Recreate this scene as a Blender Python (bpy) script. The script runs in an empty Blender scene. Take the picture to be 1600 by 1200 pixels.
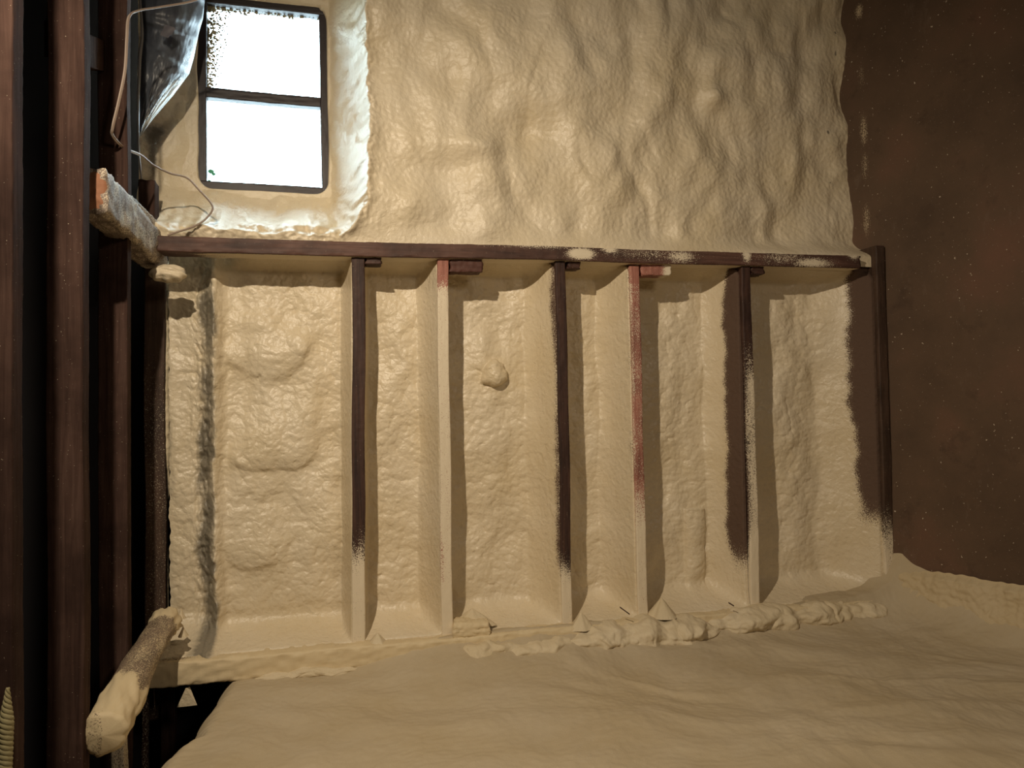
import bpy, math, random
import numpy as np
from mathutils import Vector, Matrix

# ---------------------------------------------------------------- camera, world, lights, exposure
sc = bpy.context.scene
C = sc.collection
W, H, F = 1600.0, 1200.0, 1200.0
YAW, PITCH, ROLL = math.radians(13.8), math.radians(1.6), math.atan(0.0165)
EYE = np.array([0.0, 0.0, 1.10])
fw = np.array([math.sin(YAW)*math.cos(PITCH), math.cos(YAW)*math.cos(PITCH), math.sin(PITCH)])
rt = np.array([math.cos(YAW), -math.sin(YAW), 0.0])
up = np.cross(rt, fw)
R_ = rt*math.cos(ROLL) - up*math.sin(ROLL)
U_ = up*math.cos(ROLL) + rt*math.sin(ROLL)
cam_d = bpy.data.cameras.new('camera'); cam = bpy.data.objects.new('camera', cam_d); C.objects.link(cam)
cam_d.sensor_width = 36.0; cam_d.lens = 36.0*F/W; cam_d.clip_start = 0.02
m = Matrix(((R_[0], U_[0], -fw[0], EYE[0]), (R_[1], U_[1], -fw[1], EYE[1]), (R_[2], U_[2], -fw[2], EYE[2]), (0, 0, 0, 1)))
cam.matrix_world = m
sc.camera = cam

wd = bpy.data.worlds.new('world'); sc.world = wd; wd.use_nodes = True
bg = wd.node_tree.nodes['Background']; bg.inputs[0].default_value = (0.74, 0.90, 1.0, 1); bg.inputs[1].default_value = 13.0

ld = bpy.data.lights.new('work_lamp', 'SPOT'); lamp = bpy.data.objects.new('work_lamp', ld); C.objects.link(lamp)
lamp.location = (-0.485, 0.95, 2.56)
LAMP_AIM = Vector((1.0, 3.1, 0.62))
lamp.rotation_euler = (LAMP_AIM - lamp.location).to_track_quat('-Z', 'Y').to_euler()
ld.energy = 205; ld.color = (1.0, 0.845, 0.645); ld.spot_size = math.radians(118); ld.spot_blend = 1.0; ld.shadow_soft_size = 0.022
fd = bpy.data.lights.new('fill_light', 'AREA'); fill = bpy.data.objects.new('fill_light', fd); C.objects.link(fill)  # unseen fill light behind the camera, softly brightens the room
fill.location = (1.3, -0.6, 2.35); fill.rotation_euler = (math.radians(42), 0, 0)
fd.energy = 16; fd.color = (1.0, 0.82, 0.62); fd.size = 0.5

vs = sc.view_settings; vs.view_transform = 'Standard'; vs.look = 'None'; vs.gamma = 1; vs.exposure = 0.0
vs.use_curve_mapping = False

# ---------------------------------------------------------------- helpers
def ray(px, py):
    return fw*F + R_*(px - W/2) - U_*(py - H/2)
def P(px, py, Y):                      # point seen at a pixel, on the plane at depth Y of the room
    d = ray(px, py); return EYE + d*((Y - EYE[1])/d[1])
def PZ(px, py, z):
    d = ray(px, py); return EYE + d*((z - EYE[2])/d[2])
def sst(a, b, x):
    t = np.clip((x - a)/(b - a), 0, 1); return t*t*(3 - 2*t)
def _h(i, j, s):
    i = i.astype(np.int64); j = j.astype(np.int64)
    n = (i*374761393 + j*668265263 + s*1442695041) & 0xffffffff
    n = ((n ^ (n >> 13))*1274126177) & 0xffffffff
    n = n ^ (n >> 16)
    return (n & 0xffff)/65535.0
def noise(x, y, s=0):
    i = np.floor(x); j = np.floor(y); u = x - i; v = y - j
    def g(a, b, du, dv):
        th = _h(a, b, s)*2*np.pi; return np.cos(th)*du + np.sin(th)*dv
    u2 = u*u*u*(u*(u*6 - 15) + 10); v2 = v*v*v*(v*(v*6 - 15) + 10)
    a = g(i, j, u, v); b = g(i+1, j, u-1, v); c = g(i, j+1, u, v-1); d = g(i+1, j+1, u-1, v-1)
    return ((a*(1-u2) + b*u2)*(1-v2) + (c*(1-u2) + d*u2)*v2)*1.5
def fbm(x, y, s=0, o=4):
    r = 0; a = 1; t = 0
    for k in range(o):
        r = r + a*noise(x*2**k, y*2**k, s + k*17); t += a; a *= .5
    return r/t
def worley(x, y, s=0):
    i = np.floor(x); j = np.floor(y); best = np.full(x.shape, 9.0)
    for di in (-1, 0, 1):
        for dj in (-1, 0, 1):
            a = i + di; b = j + dj
            dx = a + _h(a, b, s) - x; dy = b + _h(a, b, s + 71) - y
            best = np.minimum(best, dx*dx + dy*dy)
    return np.sqrt(best)
def blobs(x, y, s=0):                  # rounded lumps parted by creases
    return np.sqrt(np.clip(1 - worley(x, y, s)**2, 0, 1))
def gauss(x, z, cx, cz, rx, rz):
    return np.exp(-((x-cx)/rx)**2 - ((z-cz)/rz)**2)

def tag(o, label=None, cat=None, group=None, kind=None):
    if label: o['label'] = label
    if cat: o['category'] = cat
    if group: o['group'] = group
    if kind: o['kind'] = kind
    return o
def mesh_obj(name, V, Fc, mat, parent=None, attrs=None, smooth=True):
    me = bpy.data.meshes.new(name)
    me.from_pydata([tuple(v) for v in V], [], [tuple(int(k) for k in f) for f in Fc])
    if smooth: me.polygons.foreach_set('use_smooth', [True]*len(me.polygons))
    for k, a in (attrs or {}).items():
        at = me.attributes.new(k, 'FLOAT', 'POINT'); at.data.foreach_set('value', np.asarray(a, dtype=np.float32).ravel())
    me.update()
    if mat: me.materials.append(mat)
    o = bpy.data.objects.new(name, me); C.objects.link(o)
    if parent: o.parent = parent
    return o
def grid_faces(n, m, mask=None, off=0, wrap=False, flip=False):
    i, j = np.meshgrid(np.arange(n-1), np.arange(m if wrap else m-1), indexing='ij')
    j2 = (j + 1) % m
    f = np.stack([i*m + j, (i+1)*m + j, (i+1)*m + j2, i*m + j2], -1)
    if mask is not None: f = f[~mask]
    f = f.reshape(-1, 4) + off
    return f[:, ::-1] if flip else f
class Bag:                              # gathers pieces of ONE mesh
    def __init__(s): s.V = []; s.F = []; s.n = 0; s.A = {}
    def add(s, V, Fc, **A):
        V = np.asarray(V, float).reshape(-1, 3)
        s.V.append(V); s.F += [tuple(int(k) + s.n for k in f) for f in Fc]
        for k in ('spray', 'dirt'):
            a = A.get(k, 0.0); s.A.setdefault(k, []).append(np.broadcast_to(np.asarray(a, float).ravel() if np.ndim(a) else a, (len(V),)).astype(float))
        s.n += len(V)
    def build(s, name, mat, parent=None, smooth=True):
        return mesh_obj(name, np.concatenate(s.V), s.F, mat, parent, {k: np.concatenate(v) for k, v in s.A.items()}, smooth)
def box(b, x0, x1, y0, y1, z0, z1, **A):
    V = [(x, y, z) for x in (x0, x1) for y in (y0, y1) for z in (z0, z1)]
    b.add(V, [(0, 1, 3, 2), (4, 6, 7, 5), (0, 4, 5, 1), (2, 3, 7, 6), (0, 2, 6, 4), (1, 5, 7, 3)], **A)

def profile(w, d, r=0.004, ns=6):
    """rounded rectangle, u across (width), v back (depth), corners softened"""
    pts = []
    cs = [(w/2-r, r, -90), (w/2-r, d-r, 0), (-w/2+r, d-r, 90), (-w/2+r, r, 180)]
    for k, (cx, cy, a0) in enumerate(cs):
        for q in range(4):
            a = math.radians(a0 + q*30); pts.append((cx + r*math.cos(a), cy + r*math.sin(a)))
        nx = cs[(k+1) % 4]; a = math.radians(a0 + 90)
        p0 = (cx + r*math.cos(a), cy + r*math.sin(a)); a = math.radians(nx[2])
        p1 = (nx[0] + r*math.cos(a), nx[1] + r*math.sin(a))
        for q in range(1, ns): pts.append((p0[0] + (p1[0]-p0[0])*q/ns, p0[1] + (p1[1]-p0[1])*q/ns))
    return np.array(pts)
def beam(b, A, B, w, d, uax, vax, seed=0, seg=0.012, wob=0.0025, spray=None, rough=0.0012, r=0.004, bow=0.0, endcut=0.0):
    """a sawn timber from A to B (front-face centre line); w along uax, d along vax; spray(P, side)->0..1"""
    A = np.array(A, float); B = np.array(B, float); L = np.linalg.norm(B-A); ax = (B-A)/L
    uax = np.array(uax, float); vax = np.array(vax, float)
    n = max(8, int(L/seg)); pr = profile(w, d, r); m_ = len(pr); t = np.linspace(0, 1, n)
    c = A + (B-A)*t[:, None]
    c = c + uax*(wob*noise(t*L*2.3, t*0 + .3, seed))[:, None] + vax*(wob*noise(t*L*2.1, t*0 + 7.3, seed+5))[:, None]
    c = c + uax*(bow*np.sin(np.pi*t))[:, None]
    V = c[:, None, :] + pr[None, :, 0:1]*uax + pr[None, :, 1:2]*vax
    cen = np.array([0, d/2]); nr = pr - cen; nr /= np.linalg.norm(nr, axis=1)[:, None]
    tt, kk = np.meshgrid(t*L, np.arange(m_), indexing='ij')
    dn = rough*(noise(tt*14, kk*.9, seed+9) + .7*noise(tt*60, kk*1.7, seed+3))
    V = V + dn[..., None]*(nr[None, :, 0:1]*uax + nr[None, :, 1:2]*vax)
    if endcut:
        V[0] += ax*(endcut*noise(np.arange(m_)*.35, np.zeros(m_)+.5, seed+31))[:, None]
        V[-1] += ax*(endcut*noise(np.arange(m_)*.35, np.zeros(m_)+3.5, seed+32))[:, None]
    Vf = V.reshape(-1, 3); f = [tuple(q) for q in grid_faces(n, m_, wrap=True)]
    e = len(Vf); Vf = np.vstack([Vf, V[0].mean(0), V[-1].mean(0)])
    for j in range(m_):
        f.append((j, (j+1) % m_, e)); f.append(((n-1)*m_ + (j+1) % m_, (n-1)*m_ + j, e+1))
    side = np.zeros((n, m_)); side[:] = np.where(nr[:, 1] < -.75, 0, np.where(nr[:, 0] < 0, -1, 1))[None]
    fr = (pr[:, 1] < r*1.01); side[:] = np.where(fr, 0, np.where(pr[:, 0] < -w/2 + r, -1, np.where(pr[:, 0] > w/2 - r, 1, 2)))[None]
    sp = np.zeros(len(Vf))
    if spray is not None:
        s_ = spray(V, side); sp[:e] = s_.ravel(); sp[e] = s_[0].mean(); sp[e+1] = s_[-1].mean()
    b.add(Vf, f, spray=sp)
def tube(b, pts, rad, k=10, sub=8, closed_ends=True, rough=0.0, seed=0, **A):
    pts = np.array(pts, float); rad = np.broadcast_to(np.asarray(rad, float), (len(pts),))
    Q = []; Rr = []
    for i in range(len(pts)-1):
        p0 = pts[max(i-1, 0)]; p1 = pts[i]; p2 = pts[i+1]; p3 = pts[min(i+2, len(pts)-1)]
        for q in range(sub):
            t = q/sub
            Q.append(.5*((2*p1) + (-p0+p2)*t + (2*p0-5*p1+4*p2-p3)*t*t + (-p0+3*p1-3*p2+p3)*t**3)); Rr.append(rad[i]*(1-t) + rad[i+1]*t)
    Q.append(pts[-1]); Rr.append(rad[-1]); Q = np.array(Q); Rr = np.array(Rr)
    T = np.gradient(Q, axis=0); T /= np.linalg.norm(T, axis=1)[:, None] + 1e-12
    nrm = np.cross(T[0], [0.3, .2, 1.0]); nrm /= np.linalg.norm(nrm); V = []
    for i in range(len(Q)):
        nrm = nrm - T[i]*np.dot(nrm, T[i]); nrm /= np.linalg.norm(nrm); bn = np.cross(T[i], nrm)
        a = np.arange(k)/k*2*np.pi
        rr = Rr[i]*(1 + rough*noise(np.cos(a)*2 + i*.13, np.sin(a)*2 + i*.11, seed))
        V.append(Q[i] + (np.cos(a)*rr)[:, None]*nrm + (np.sin(a)*rr)[:, None]*bn)
    V = np.array(V); n = len(Q); f = [tuple(q) for q in grid_faces(n, k, wrap=True)]
    Vf = np.vstack([V.reshape(-1, 3), Q[0], Q[-1]]); e = n*k
    for j in range(k): f.append(((j+1) % k, j, e)[::-1]); f.append(((n-1)*k + j, (n-1)*k + (j+1) % k, e+1)[::-1])
    b.add(Vf, f, **A)
    return Q

# ---------------------------------------------------------------- materials
FOAM = (0.72, 0.625, 0.465, 1); 
def mat(name):
    m_ = bpy.data.materials.new(name); m_.use_nodes = True; nt = m_.node_tree
    return m_, nt, nt.nodes['Principled BSDF']
def N(nt, t, **kw):
    n = nt.nodes.new(t)
    for k, v in kw.items():
        if k in n.inputs.keys() if hasattr(n.inputs, 'keys') else False: n.inputs[k].default_value = v
        else: setattr(n, k, v)
    return n
def mix(nt, fac, a, b_):
    n = nt.nodes.new('ShaderNodeMix'); n.data_type = 'RGBA'
    for s, v in ((0, fac), (6, a), (7, b_)):
        if isinstance(v, (int, float, tuple)): n.inputs[s].default_value = v
        else: nt.links.new(v, n.inputs[s])
    return n.outputs[2]
def ntex(nt, scale, detail=4, rough=.5, vec=None, dist=0.0):
    n = nt.nodes.new('ShaderNodeTexNoise'); n.inputs['Scale'].default_value = scale; n.inputs['Detail'].default_value = detail
    n.inputs['Roughness'].default_value = rough; n.inputs['Distortion'].default_value = dist
    if vec is not None: nt.links.new(vec, n.inputs['Vector'])
    return n.outputs['Fac']
def math_(nt, op, a, b_=0.0, clamp=False):
    n = nt.nodes.new('ShaderNodeMath'); n.operation = op; n.use_clamp = clamp
    for s, v in ((0, a), (1, b_)):
        if isinstance(v, (int, float)): n.inputs[s].default_value = v
        else: nt.links.new(v, n.inputs[s])
    return n.outputs[0]
def ramp(nt, fac, stops):
    n = nt.nodes.new('ShaderNodeValToRGB'); e = n.color_ramp.elements
    while len(e) < len(stops): e.new(0.5)
    for k, (p, c) in enumerate(stops): e[k].position = p; e[k].color = c if len(c) == 4 else (*c, 1)
    nt.links.new(fac, n.inputs[0]); return n.outputs[0]
def attr(nt, name):
    n = nt.nodes.new('ShaderNodeAttribute'); n.attribute_name = name; return n.outputs['Fac']
def coord(nt, scale=(1, 1, 1)):
    tc = nt.nodes.new('ShaderNodeTexCoord'); mp = nt.nodes.new('ShaderNodeMapping'); mp.inputs['Scale'].default_value = scale
    nt.links.new(tc.outputs['Object'], mp.inputs['Vector']); return mp.outputs[0]
def bump(nt, hgt, strength, dist, prev=None):
    n = nt.nodes.new('ShaderNodeBump'); n.inputs['Strength'].default_value = strength; n.inputs['Distance'].default_value = dist
    nt.links.new(hgt, n.inputs['Height'])
    if prev is not None: nt.links.new(prev, n.inputs['Normal'])
    return n.outputs[0]

def foam_mat(name, base=FOAM, rough=.36, fine=.004, grain=0.0015, spec=.5, fs=42):
    m_, nt, p = mat(name); co = coord(nt)
    c = mix(nt, ramp(nt, ntex(nt, 3.1, 5, .55, co), [(.3, (0, 0, 0)), (.75, (1, 1, 1))]), base, (base[0]*.90, base[1]*.86, base[2]*.76, 1))
    c = mix(nt, math_(nt, 'MULTIPLY', ramp(nt, ntex(nt, 24, 3, .6, co), [(.5, (0, 0, 0)), (.8, (1, 1, 1))]), .25), c, (base[0]*1.08, base[1]*1.1, base[2]*1.15, 1))
    d = math_(nt, 'ADD', attr(nt, 'dirt'), math_(nt, 'MULTIPLY', math_(nt, 'SUBTRACT', ntex(nt, 55, 5, .65, co), .5), 1.1))
    dm = ramp(nt, math_(nt, 'MULTIPLY', d, attr(nt, 'dirt')), [(.12, (0, 0, 0)), (.55, (1, 1, 1))])
    c = mix(nt, math_(nt, 'MULTIPLY', dm, .85), c, (.17, .15, .115, 1))
    # bare wood showing where spray is thin
    w = math_(nt, 'ADD', attr(nt, 'spray'), math_(nt, 'MULTIPLY', math_(nt, 'SUBTRACT', ntex(nt, 230, 2, .9, co), .5), 1.7))
    wm = ramp(nt, w, [(.42, (0, 0, 0)), (.58, (1, 1, 1))])
    c = mix(nt, wm, c, (.112, .072, .052, 1))
    nt.links.new(c, p.inputs['Base Color'])
    n1 = ntex(nt, fs, 3, .55, co, .6); n2 = ntex(nt, 170, 4, .6, co)
    vo = nt.nodes.new('ShaderNodeTexVoronoi'); vo.feature = 'SMOOTH_F1'; vo.inputs['Scale'].default_value = fs*1.3; nt.links.new(co, vo.inputs['Vector'])
    nb = bump(nt, n1, .8, fine); nb = bump(nt, vo.outputs['Distance'], .45, -fine*.8, nb); nb = bump(nt, n2, .5, grain, nb)
    nt.links.new(nb, p.inputs['Normal'])
    rr = nt.nodes.new('ShaderNodeMapRange'); rr.inputs['To Min'].default_value = rough - .06; rr.inputs['To Max'].default_value = rough + .16
    nt.links.new(ntex(nt, 7, 3, .5, co), rr.inputs[0]); nt.links.new(math_(nt, 'MAXIMUM', rr.outputs[0], math_(nt, 'MULTIPLY', wm, .85)), p.inputs['Roughness'])
    nt.links.new(math_(nt, 'MULTIPLY_ADD', wm, -spec*.75), p.inputs['Specular IOR Level']); p.inputs['Specular IOR Level'].links[0].from_node.inputs[2].default_value = spec
    return m_
def wood_mat(name, c0, c1, c2, grain=(60, 60, 3), rough=.62, foam=FOAM, spk=230):
    m_, nt, p = mat(name); cg = coord(nt, grain); co = coord(nt)
    g = ntex(nt, 1.0, 6, .6, cg, .8); g2 = ntex(nt, 5.0, 4, .6, co)
    c = ramp(nt, g, [(.30, c0), (.52, c1), (.75, c2)])
    c = mix(nt, ramp(nt, g2, [(.45, (0, 0, 0)), (.8, (1, 1, 1))]), c, tuple(k*.55 for k in c0) + (1,))
    s = math_(nt, 'ADD', attr(nt, 'spray'), math_(nt, 'MULTIPLY', math_(nt, 'SUBTRACT', ntex(nt, spk, 2, .9, co), .5), 2.3))
    sm = ramp(nt, s, [(.44, (0, 0, 0)), (.60, (1, 1, 1))])
    sm = math_(nt, 'MULTIPLY', sm, ramp(nt, attr(nt, 'spray'), [(.02, (0, 0, 0)), (.12, (1, 1, 1))]))
    # stray specks of dust
    sk = ramp(nt, ntex(nt, 240, 2, .5, co), [(.735, (0, 0, 0)), (.75, (1, 1, 1))])
    sm = math_(nt, 'MAXIMUM', sm, math_(nt, 'MULTIPLY', sk, .55))
    c = mix(nt, sm, c, foam); nt.links.new(c, p.inputs['Base Color'])
    nb = bump(nt, g, .5, .0016); nb = bump(nt, ntex(nt, 260, 3, .6, co), .4, .0008, nb); nt.links.new(nb, p.inputs['Normal'])
    p.inputs['Roughness'].default_value = rough; p.inputs['Specular IOR Level'].default_value = .35 if rough < .8 else .08
    return m_
def plain(name, col, rough=.6, metal=0.0, spec=.5, bs=None, var=.25, scale=12):
    m_, nt, p = mat(name); co = coord(nt)
    c = mix(nt, ntex(nt, scale, 5, .6, co), col, tuple(k*(1-var) for k in col[:3]) + (1,))
    nt.links.new(c, p.inputs['Base Color']); p.inputs['Roughness'].default_value = rough; p.inputs['Metallic'].default_value = metal
    p.inputs['Specular IOR Level'].default_value = spec
    if bs: nt.links.new(bump(nt, ntex(nt, bs[0], 4, .6, co), .6, bs[1]), p.inputs['Normal'])
    return m_

M_FOAM_UP = foam_mat('spray_foam_smooth', rough=.36, fine=.0042, fs=48)
M_FOAM = foam_mat('spray_foam_rippled', rough=.32, fine=.006, fs=40)
M_FOAM_DRY = foam_mat('spray_foam_matte', base=(.66, .565, .40, 1), rough=.62, fine=.003, grain=.002, spec=.3, fs=60)
M_DUST = foam_mat('overspray_dust', base=(.50, .42, .295, 1), rough=.8, fine=.002, grain=.002, spec=.2, fs=38)
M_SKIRT = foam_mat('yellowed_overspray', base=(.56, .46, .30, 1), rough=.75, fine=.003, grain=.002, spec=.25, fs=55)
M_DARK = wood_mat('old_dark_timber', (.022, .010, .008), (.055, .026, .018), (.085, .042, .028))
M_RED = wood_mat('red_stained_timber', (.22, .085, .06), (.36, .15, .11), (.46, .21, .155))
M_REDX = wood_mat('red_stained_timber_across', (.055, .022, .015), (.095, .038, .027), (.14, .06, .042), grain=(3, 60, 60))
M_PLATE = wood_mat('weathered_plate_timber', (.052, .025, .019), (.105, .052, .038), (.16, .085, .062), grain=(3, 50, 50))
M_BRN = wood_mat('brown_corner_timber', (.040, .023, .015), (.068, .038, .024), (.10, .062, .042))
M_LEFT = wood_mat('reddish_stud_timber', (.036, .020, .016), (.062, .035, .027), (.092, .055, .043), rough=.9)
M_GREYW = wood_mat('grey_weathered_timber', (.12, .085, .065), (.24, .185, .15), (.36, .30, .25), grain=(30, 3, 30))
M_ENDGR = plain('orange_end_grain', (.30, .13, .065, 1), .8, bs=(90, .002))
M_VOID = plain('unlit_void_black', (.012, .010, .012, 1), .9)  # near-black colour stands in for the unlit dark beyond studs and floor
M_FRAME = plain('dark_window_timber', (.030, .021, .022, 1), .5, bs=(120, .001))
M_PLASTIC = plain('grey_plastic_film', (.105, .12, .145, 1), .30, spec=.7, bs=(14, .006), var=.5, scale=9)
M_WIRE = plain('cable_sheath', (.34, .25, .19, 1), .55)
M_ROPE = plain('rope_fibre', (.38, .33, .17, 1), .85, bs=(400, .001))
M_LEAF = plain('leaf_green', (.08, .30, .12, 1), .5)
M_CONC = plain('masonry', (.18, .15, .12, 1), .9)

# glass: thin, clear
M_GLASS = bpy.data.materials.new('window_glass'); M_GLASS.use_nodes = True; nt = M_GLASS.node_tree; nt.nodes.clear()
o_ = nt.nodes.new('ShaderNodeOutputMaterial'); tr = nt.nodes.new('ShaderNodeBsdfTransparent'); tr.inputs[0].default_value = (.93, .97, .97, 1)
gl = nt.nodes.new('ShaderNodeBsdfGlossy'); gl.inputs['Roughness'].default_value = .03
mx = nt.nodes.new('ShaderNodeMixShader'); mx.inputs[0].default_value = .05
nt.links.new(tr.outputs[0], mx.inputs[1]); nt.links.new(gl.outputs[0], mx.inputs[2]); nt.links.new(mx.outputs[0], o_.inputs[0])

# right wall sheet: brown board with scuffs, blotches and specks
M_PANEL, nt, p = mat('brown_wall_board'); co = coord(nt)
c = ramp(nt, ntex(nt, 2.2, 5, .6, co), [(.30, (.082, .052, .033)), (.5, (.112, .070, .044)), (.72, (.150, .080, .052))])
c = mix(nt, ramp(nt, ntex(nt, 7, 5, .7, co), [(.58, (0, 0, 0)), (.80, (1, 1, 1))]), c, (.066, .040, .026, 1))
c = mix(nt, math_(nt, 'MULTIPLY', ramp(nt, ntex(nt, 9, 8, .75, coord(nt, (1, 1, .45))), [(.60, (0, 0, 0)), (.80, (1, 1, 1))]), .55), c, (.20, .15, .115, 1))
c = mix(nt, ramp(nt, ntex(nt, 62, 2, .55, co), [(.725, (0, 0, 0)), (.745, (1, 1, 1))]), c, (.50, .42, .32, 1))
c = mix(nt, math_(nt, 'MULTIPLY', ramp(nt, ntex(nt, 130, 2, .5, co), [(.71, (0, 0, 0)), (.75, (1, 1, 1))]), .6), c, (.38, .31, .24, 1))
s = math_(nt, 'ADD', attr(nt, 'spray'), math_(nt, 'MULTIPLY', math_(nt, 'SUBTRACT', ntex(nt, 200, 3, .8, co), .5), 1.1))
c = mix(nt, math_(nt, 'MULTIPLY', ramp(nt, s, [(.44, (0, 0, 0)), (.65, (1, 1, 1))]), ramp(nt, attr(nt, 'spray'), [(.02, (0, 0, 0)), (.1, (1, 1, 1))])), c, (.62, .50, .33, 1))
nt.links.new(c, p.inputs['Base Color']); p.inputs['Roughness'].default_value = .72; p.inputs['Specular IOR Level'].default_value = .25
nt.links.new(bump(nt, ntex(nt, 60, 5, .65, co), .4, .002), p.inputs['Normal'])

# ---------------------------------------------------------------- key measures (room axes: X along the back wall, Y into it)
YF = 3.0                                  # front face of the back studs
ZB = float(P(560, 1003, YF)[2])           # top of the bottom plate
ZT = float(P(560, 397, YF)[2])            # underside of the top plate
ZFL = float(P(900, 1022, 2.94)[2])        # floor
def wall_r(Y): return 2.52 + .356*(3.0 - Y)        # right wall board, splayed away from the room
XL = -0.60                                # room side of the left studs
CEIL = 3.25
print('ZB', ZB, 'ZT', ZT, 'ZFL', ZFL)

# ---------------------------------------------------------------- window measures
YW = 3.34
wa = P(310, 150, YW); wb = P(512, 150, YW)
WX0, WX1 = float(wa[0]), float(wb[0]); WZ0 = float(P(410, 301, YW)[2]); WZ1 = float(P(410, 6, YW)[2])
WZM = float(P(410, 153, YW)[2])
print('window', WX0, WX1, WZ0, WZ1, WZM)

# ---------------------------------------------------------------- back wall above the plate: foam over masonry with the window recess
b = Bag()
x = np.concatenate([np.linspace(-.70, .35, 330), np.linspace(.353, 2.62, 560)]); z = np.concatenate([np.linspace(ZT + .018, 2.75, 500), np.linspace(2.76, CEIL, 40)])
X, Z = np.meshgrid(x, z, indexing='ij')
Yw = 3.045 + .11*sst(1.0, 2.5, X) - .0*Z
wx = X + .035*noise(X*3, Z*3, 41); wz = Z + .035*noise(X*3 + 9, Z*3, 42)
lump = .040*noise(wx*2.6, wz*2.1, 1) + .022*noise(wx*5.5, wz*4.3, 2) + .010*noise(wx*11, wz*8, 3)
Yw = Yw + lump
# folds and creases running down
rd = 1 - np.abs(noise(wx*4.6, wz*2.4, 8)); Yw += .008*sst(.80, 1, rd)*sst(-.1, .5, noise(X*2, Z*2, 33)); Yw -= .006*(1 - np.abs(noise(wx*7, wz*5, 34)))
Yw += -.0045*blobs(wx*16, wz*13, 5)*sst(-.15, .45, noise(wx*3, wz*3, 12)) - .0018*noise(wx*60, wz*48, 14)
def atp(px, py, Y=3.08): q = P(px, py, Y); return q[0], q[2]
for (px, py, rx, ry, a) in [(735, 235, .10, .05, -.045), (815, 210, .13, .10, .055), (745, 60, .14, .16, -.035), (640, 320, .10, .10, -.025),
                            (1115, 155, .055, .05, -.045), (1130, 95, .12, .08, -.030), (1070, 260, .16, .10, -.02), (690, 120, .10, .07, .03),
                            (985, 130, .05, .25, .018), (1265, 130, .05, .35, .02), (760, 290, .09, .06, -.02), (870, 350, .08, .08, -.015)]:
    cx, cz = atp(px, py); Yw += a*gauss(X, Z, cx, cz, rx, ry)
zt_ = ZT + .06
Yw = np.maximum(Yw, 2.985 + .012*noise(X*7, Z*7, 45)); kp = np.exp(-(np.clip(Z - zt_, 0, 9)/.055)**2)*sst(-.35, -.1, X); Yw = Yw*(1-kp) + kp*(YF + .030)      # meets the back of the plate
# recess around the window
tx = np.clip(X - WX1, 0, 9)/.150; tl = np.clip(WX0 - X, 0, 9)/.62; tb = np.clip(WZ0 - Z, 0, 9)/.235; tt = np.clip(Z - WZ1, 0, 9)/.24
jag = 1 + .10*noise(X*9, Z*9, 51) + .06*noise(X*25, Z*25, 52)
t = np.sqrt(tx**2 + tb**2 + tt**2 + tl**2)*jag
s_ = np.clip(t, 0, 1); s_ = .38*s_ + .62*s_**2.3
s_ = np.where(t < 1, s_, 1)
rough_rim = np.exp(-((t - .98)/.16)**2)
Yr = (YW - .02) + (.010 + .016*sst(WX0 - .02, WX0 - .10, X))*noise(X*6, Z*6, 61) - .010*blobs(X*26, Z*22, 66)*sst(WX0 - .02, WX0 - .08, X) + .004*noise(X*20, Z*20, 62)
Y = Yr + (Yw - Yr)*s_
Y += -.012*rough_rim*(.5 + blobs(X*30, Z*30, 63)) - .006*rough_rim*noise(X*60, Z*60, 64)
# a foam shelf on the sill
cx, cz = atp(460, 350); Y += -.03*gauss(X, Z, cx, cz, .20, .04)*sst(-.45, -.3, X)
dirt = .75*gauss(X, Z, *atp(232, 240, 3.2), .03, .12) + .5*gauss(X, Z, *atp(246, 330, 3.2), .02, .08) + .65*gauss(X, Z, *atp(235, 195, 3.2), .08, .05)
def dot(px, py, r): 
    global dirt
    cx, cz = atp(px, py, 3.16); dirt = dirt + 1.6*gauss(X, Z, cx, cz, r, r*1.5)
dot(1293, 207, .006); dot(1306, 83, .006); dot(1298, 285, .003); dot(1304, 52, .004)
cxw, czw = (WX0+WX1)/2, (WZ0+WZ1)/2; hx, hz = (WX1-WX0)/2, (WZ1-WZ0)/2; rc = .055
qx = np.abs(X-cxw) - (hx-rc); qz = np.abs(Z-czw) - (hz-rc)
sd = np.sqrt(np.maximum(qx, 0)**2 + np.maximum(qz, 0)**2) + np.minimum(np.maximum(qx, qz), 0) - rc + .006*noise(X*7, Z*7, 65)
Y = np.minimum(Y, YW - .028) + .075*sst(.002, -.010, sd)
V = np.stack([X, Y, Z], -1)
# trim past the right wall board
over = X > wall_r(Y) + .03
fm = (sd < -.011) | over
fmask = fm[:-1, :-1] & fm[1:, 1:]
b.add(V, grid_faces(len(x), len(z), fmask, flip=True), dirt=dirt)
bm_ = Bag()
for (x0, x1, z0, z1) in [(-1.6, WX0 - .15, -.9, CEIL), (WX1 + .15, 3.2, -.9, CEIL), (WX0 - .15, WX1 + .15, -.9, WZ0 - .05), (WX0 - .15, WX1 + .15, WZ1 + .22, CEIL)]:
    box(bm_, x0, x1, 3.42, 3.62, z0, z1)
wall_back = b.build('wall_back', M_FOAM_UP)
tag(wall_back, kind='structure')
tag(bm_.build('wall_outer_back', M_VOID, smooth=False), kind='structure')
wall_back['label'] = 'lumpy cream spray foam wall above the horizontal plate, with the window recess'

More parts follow.
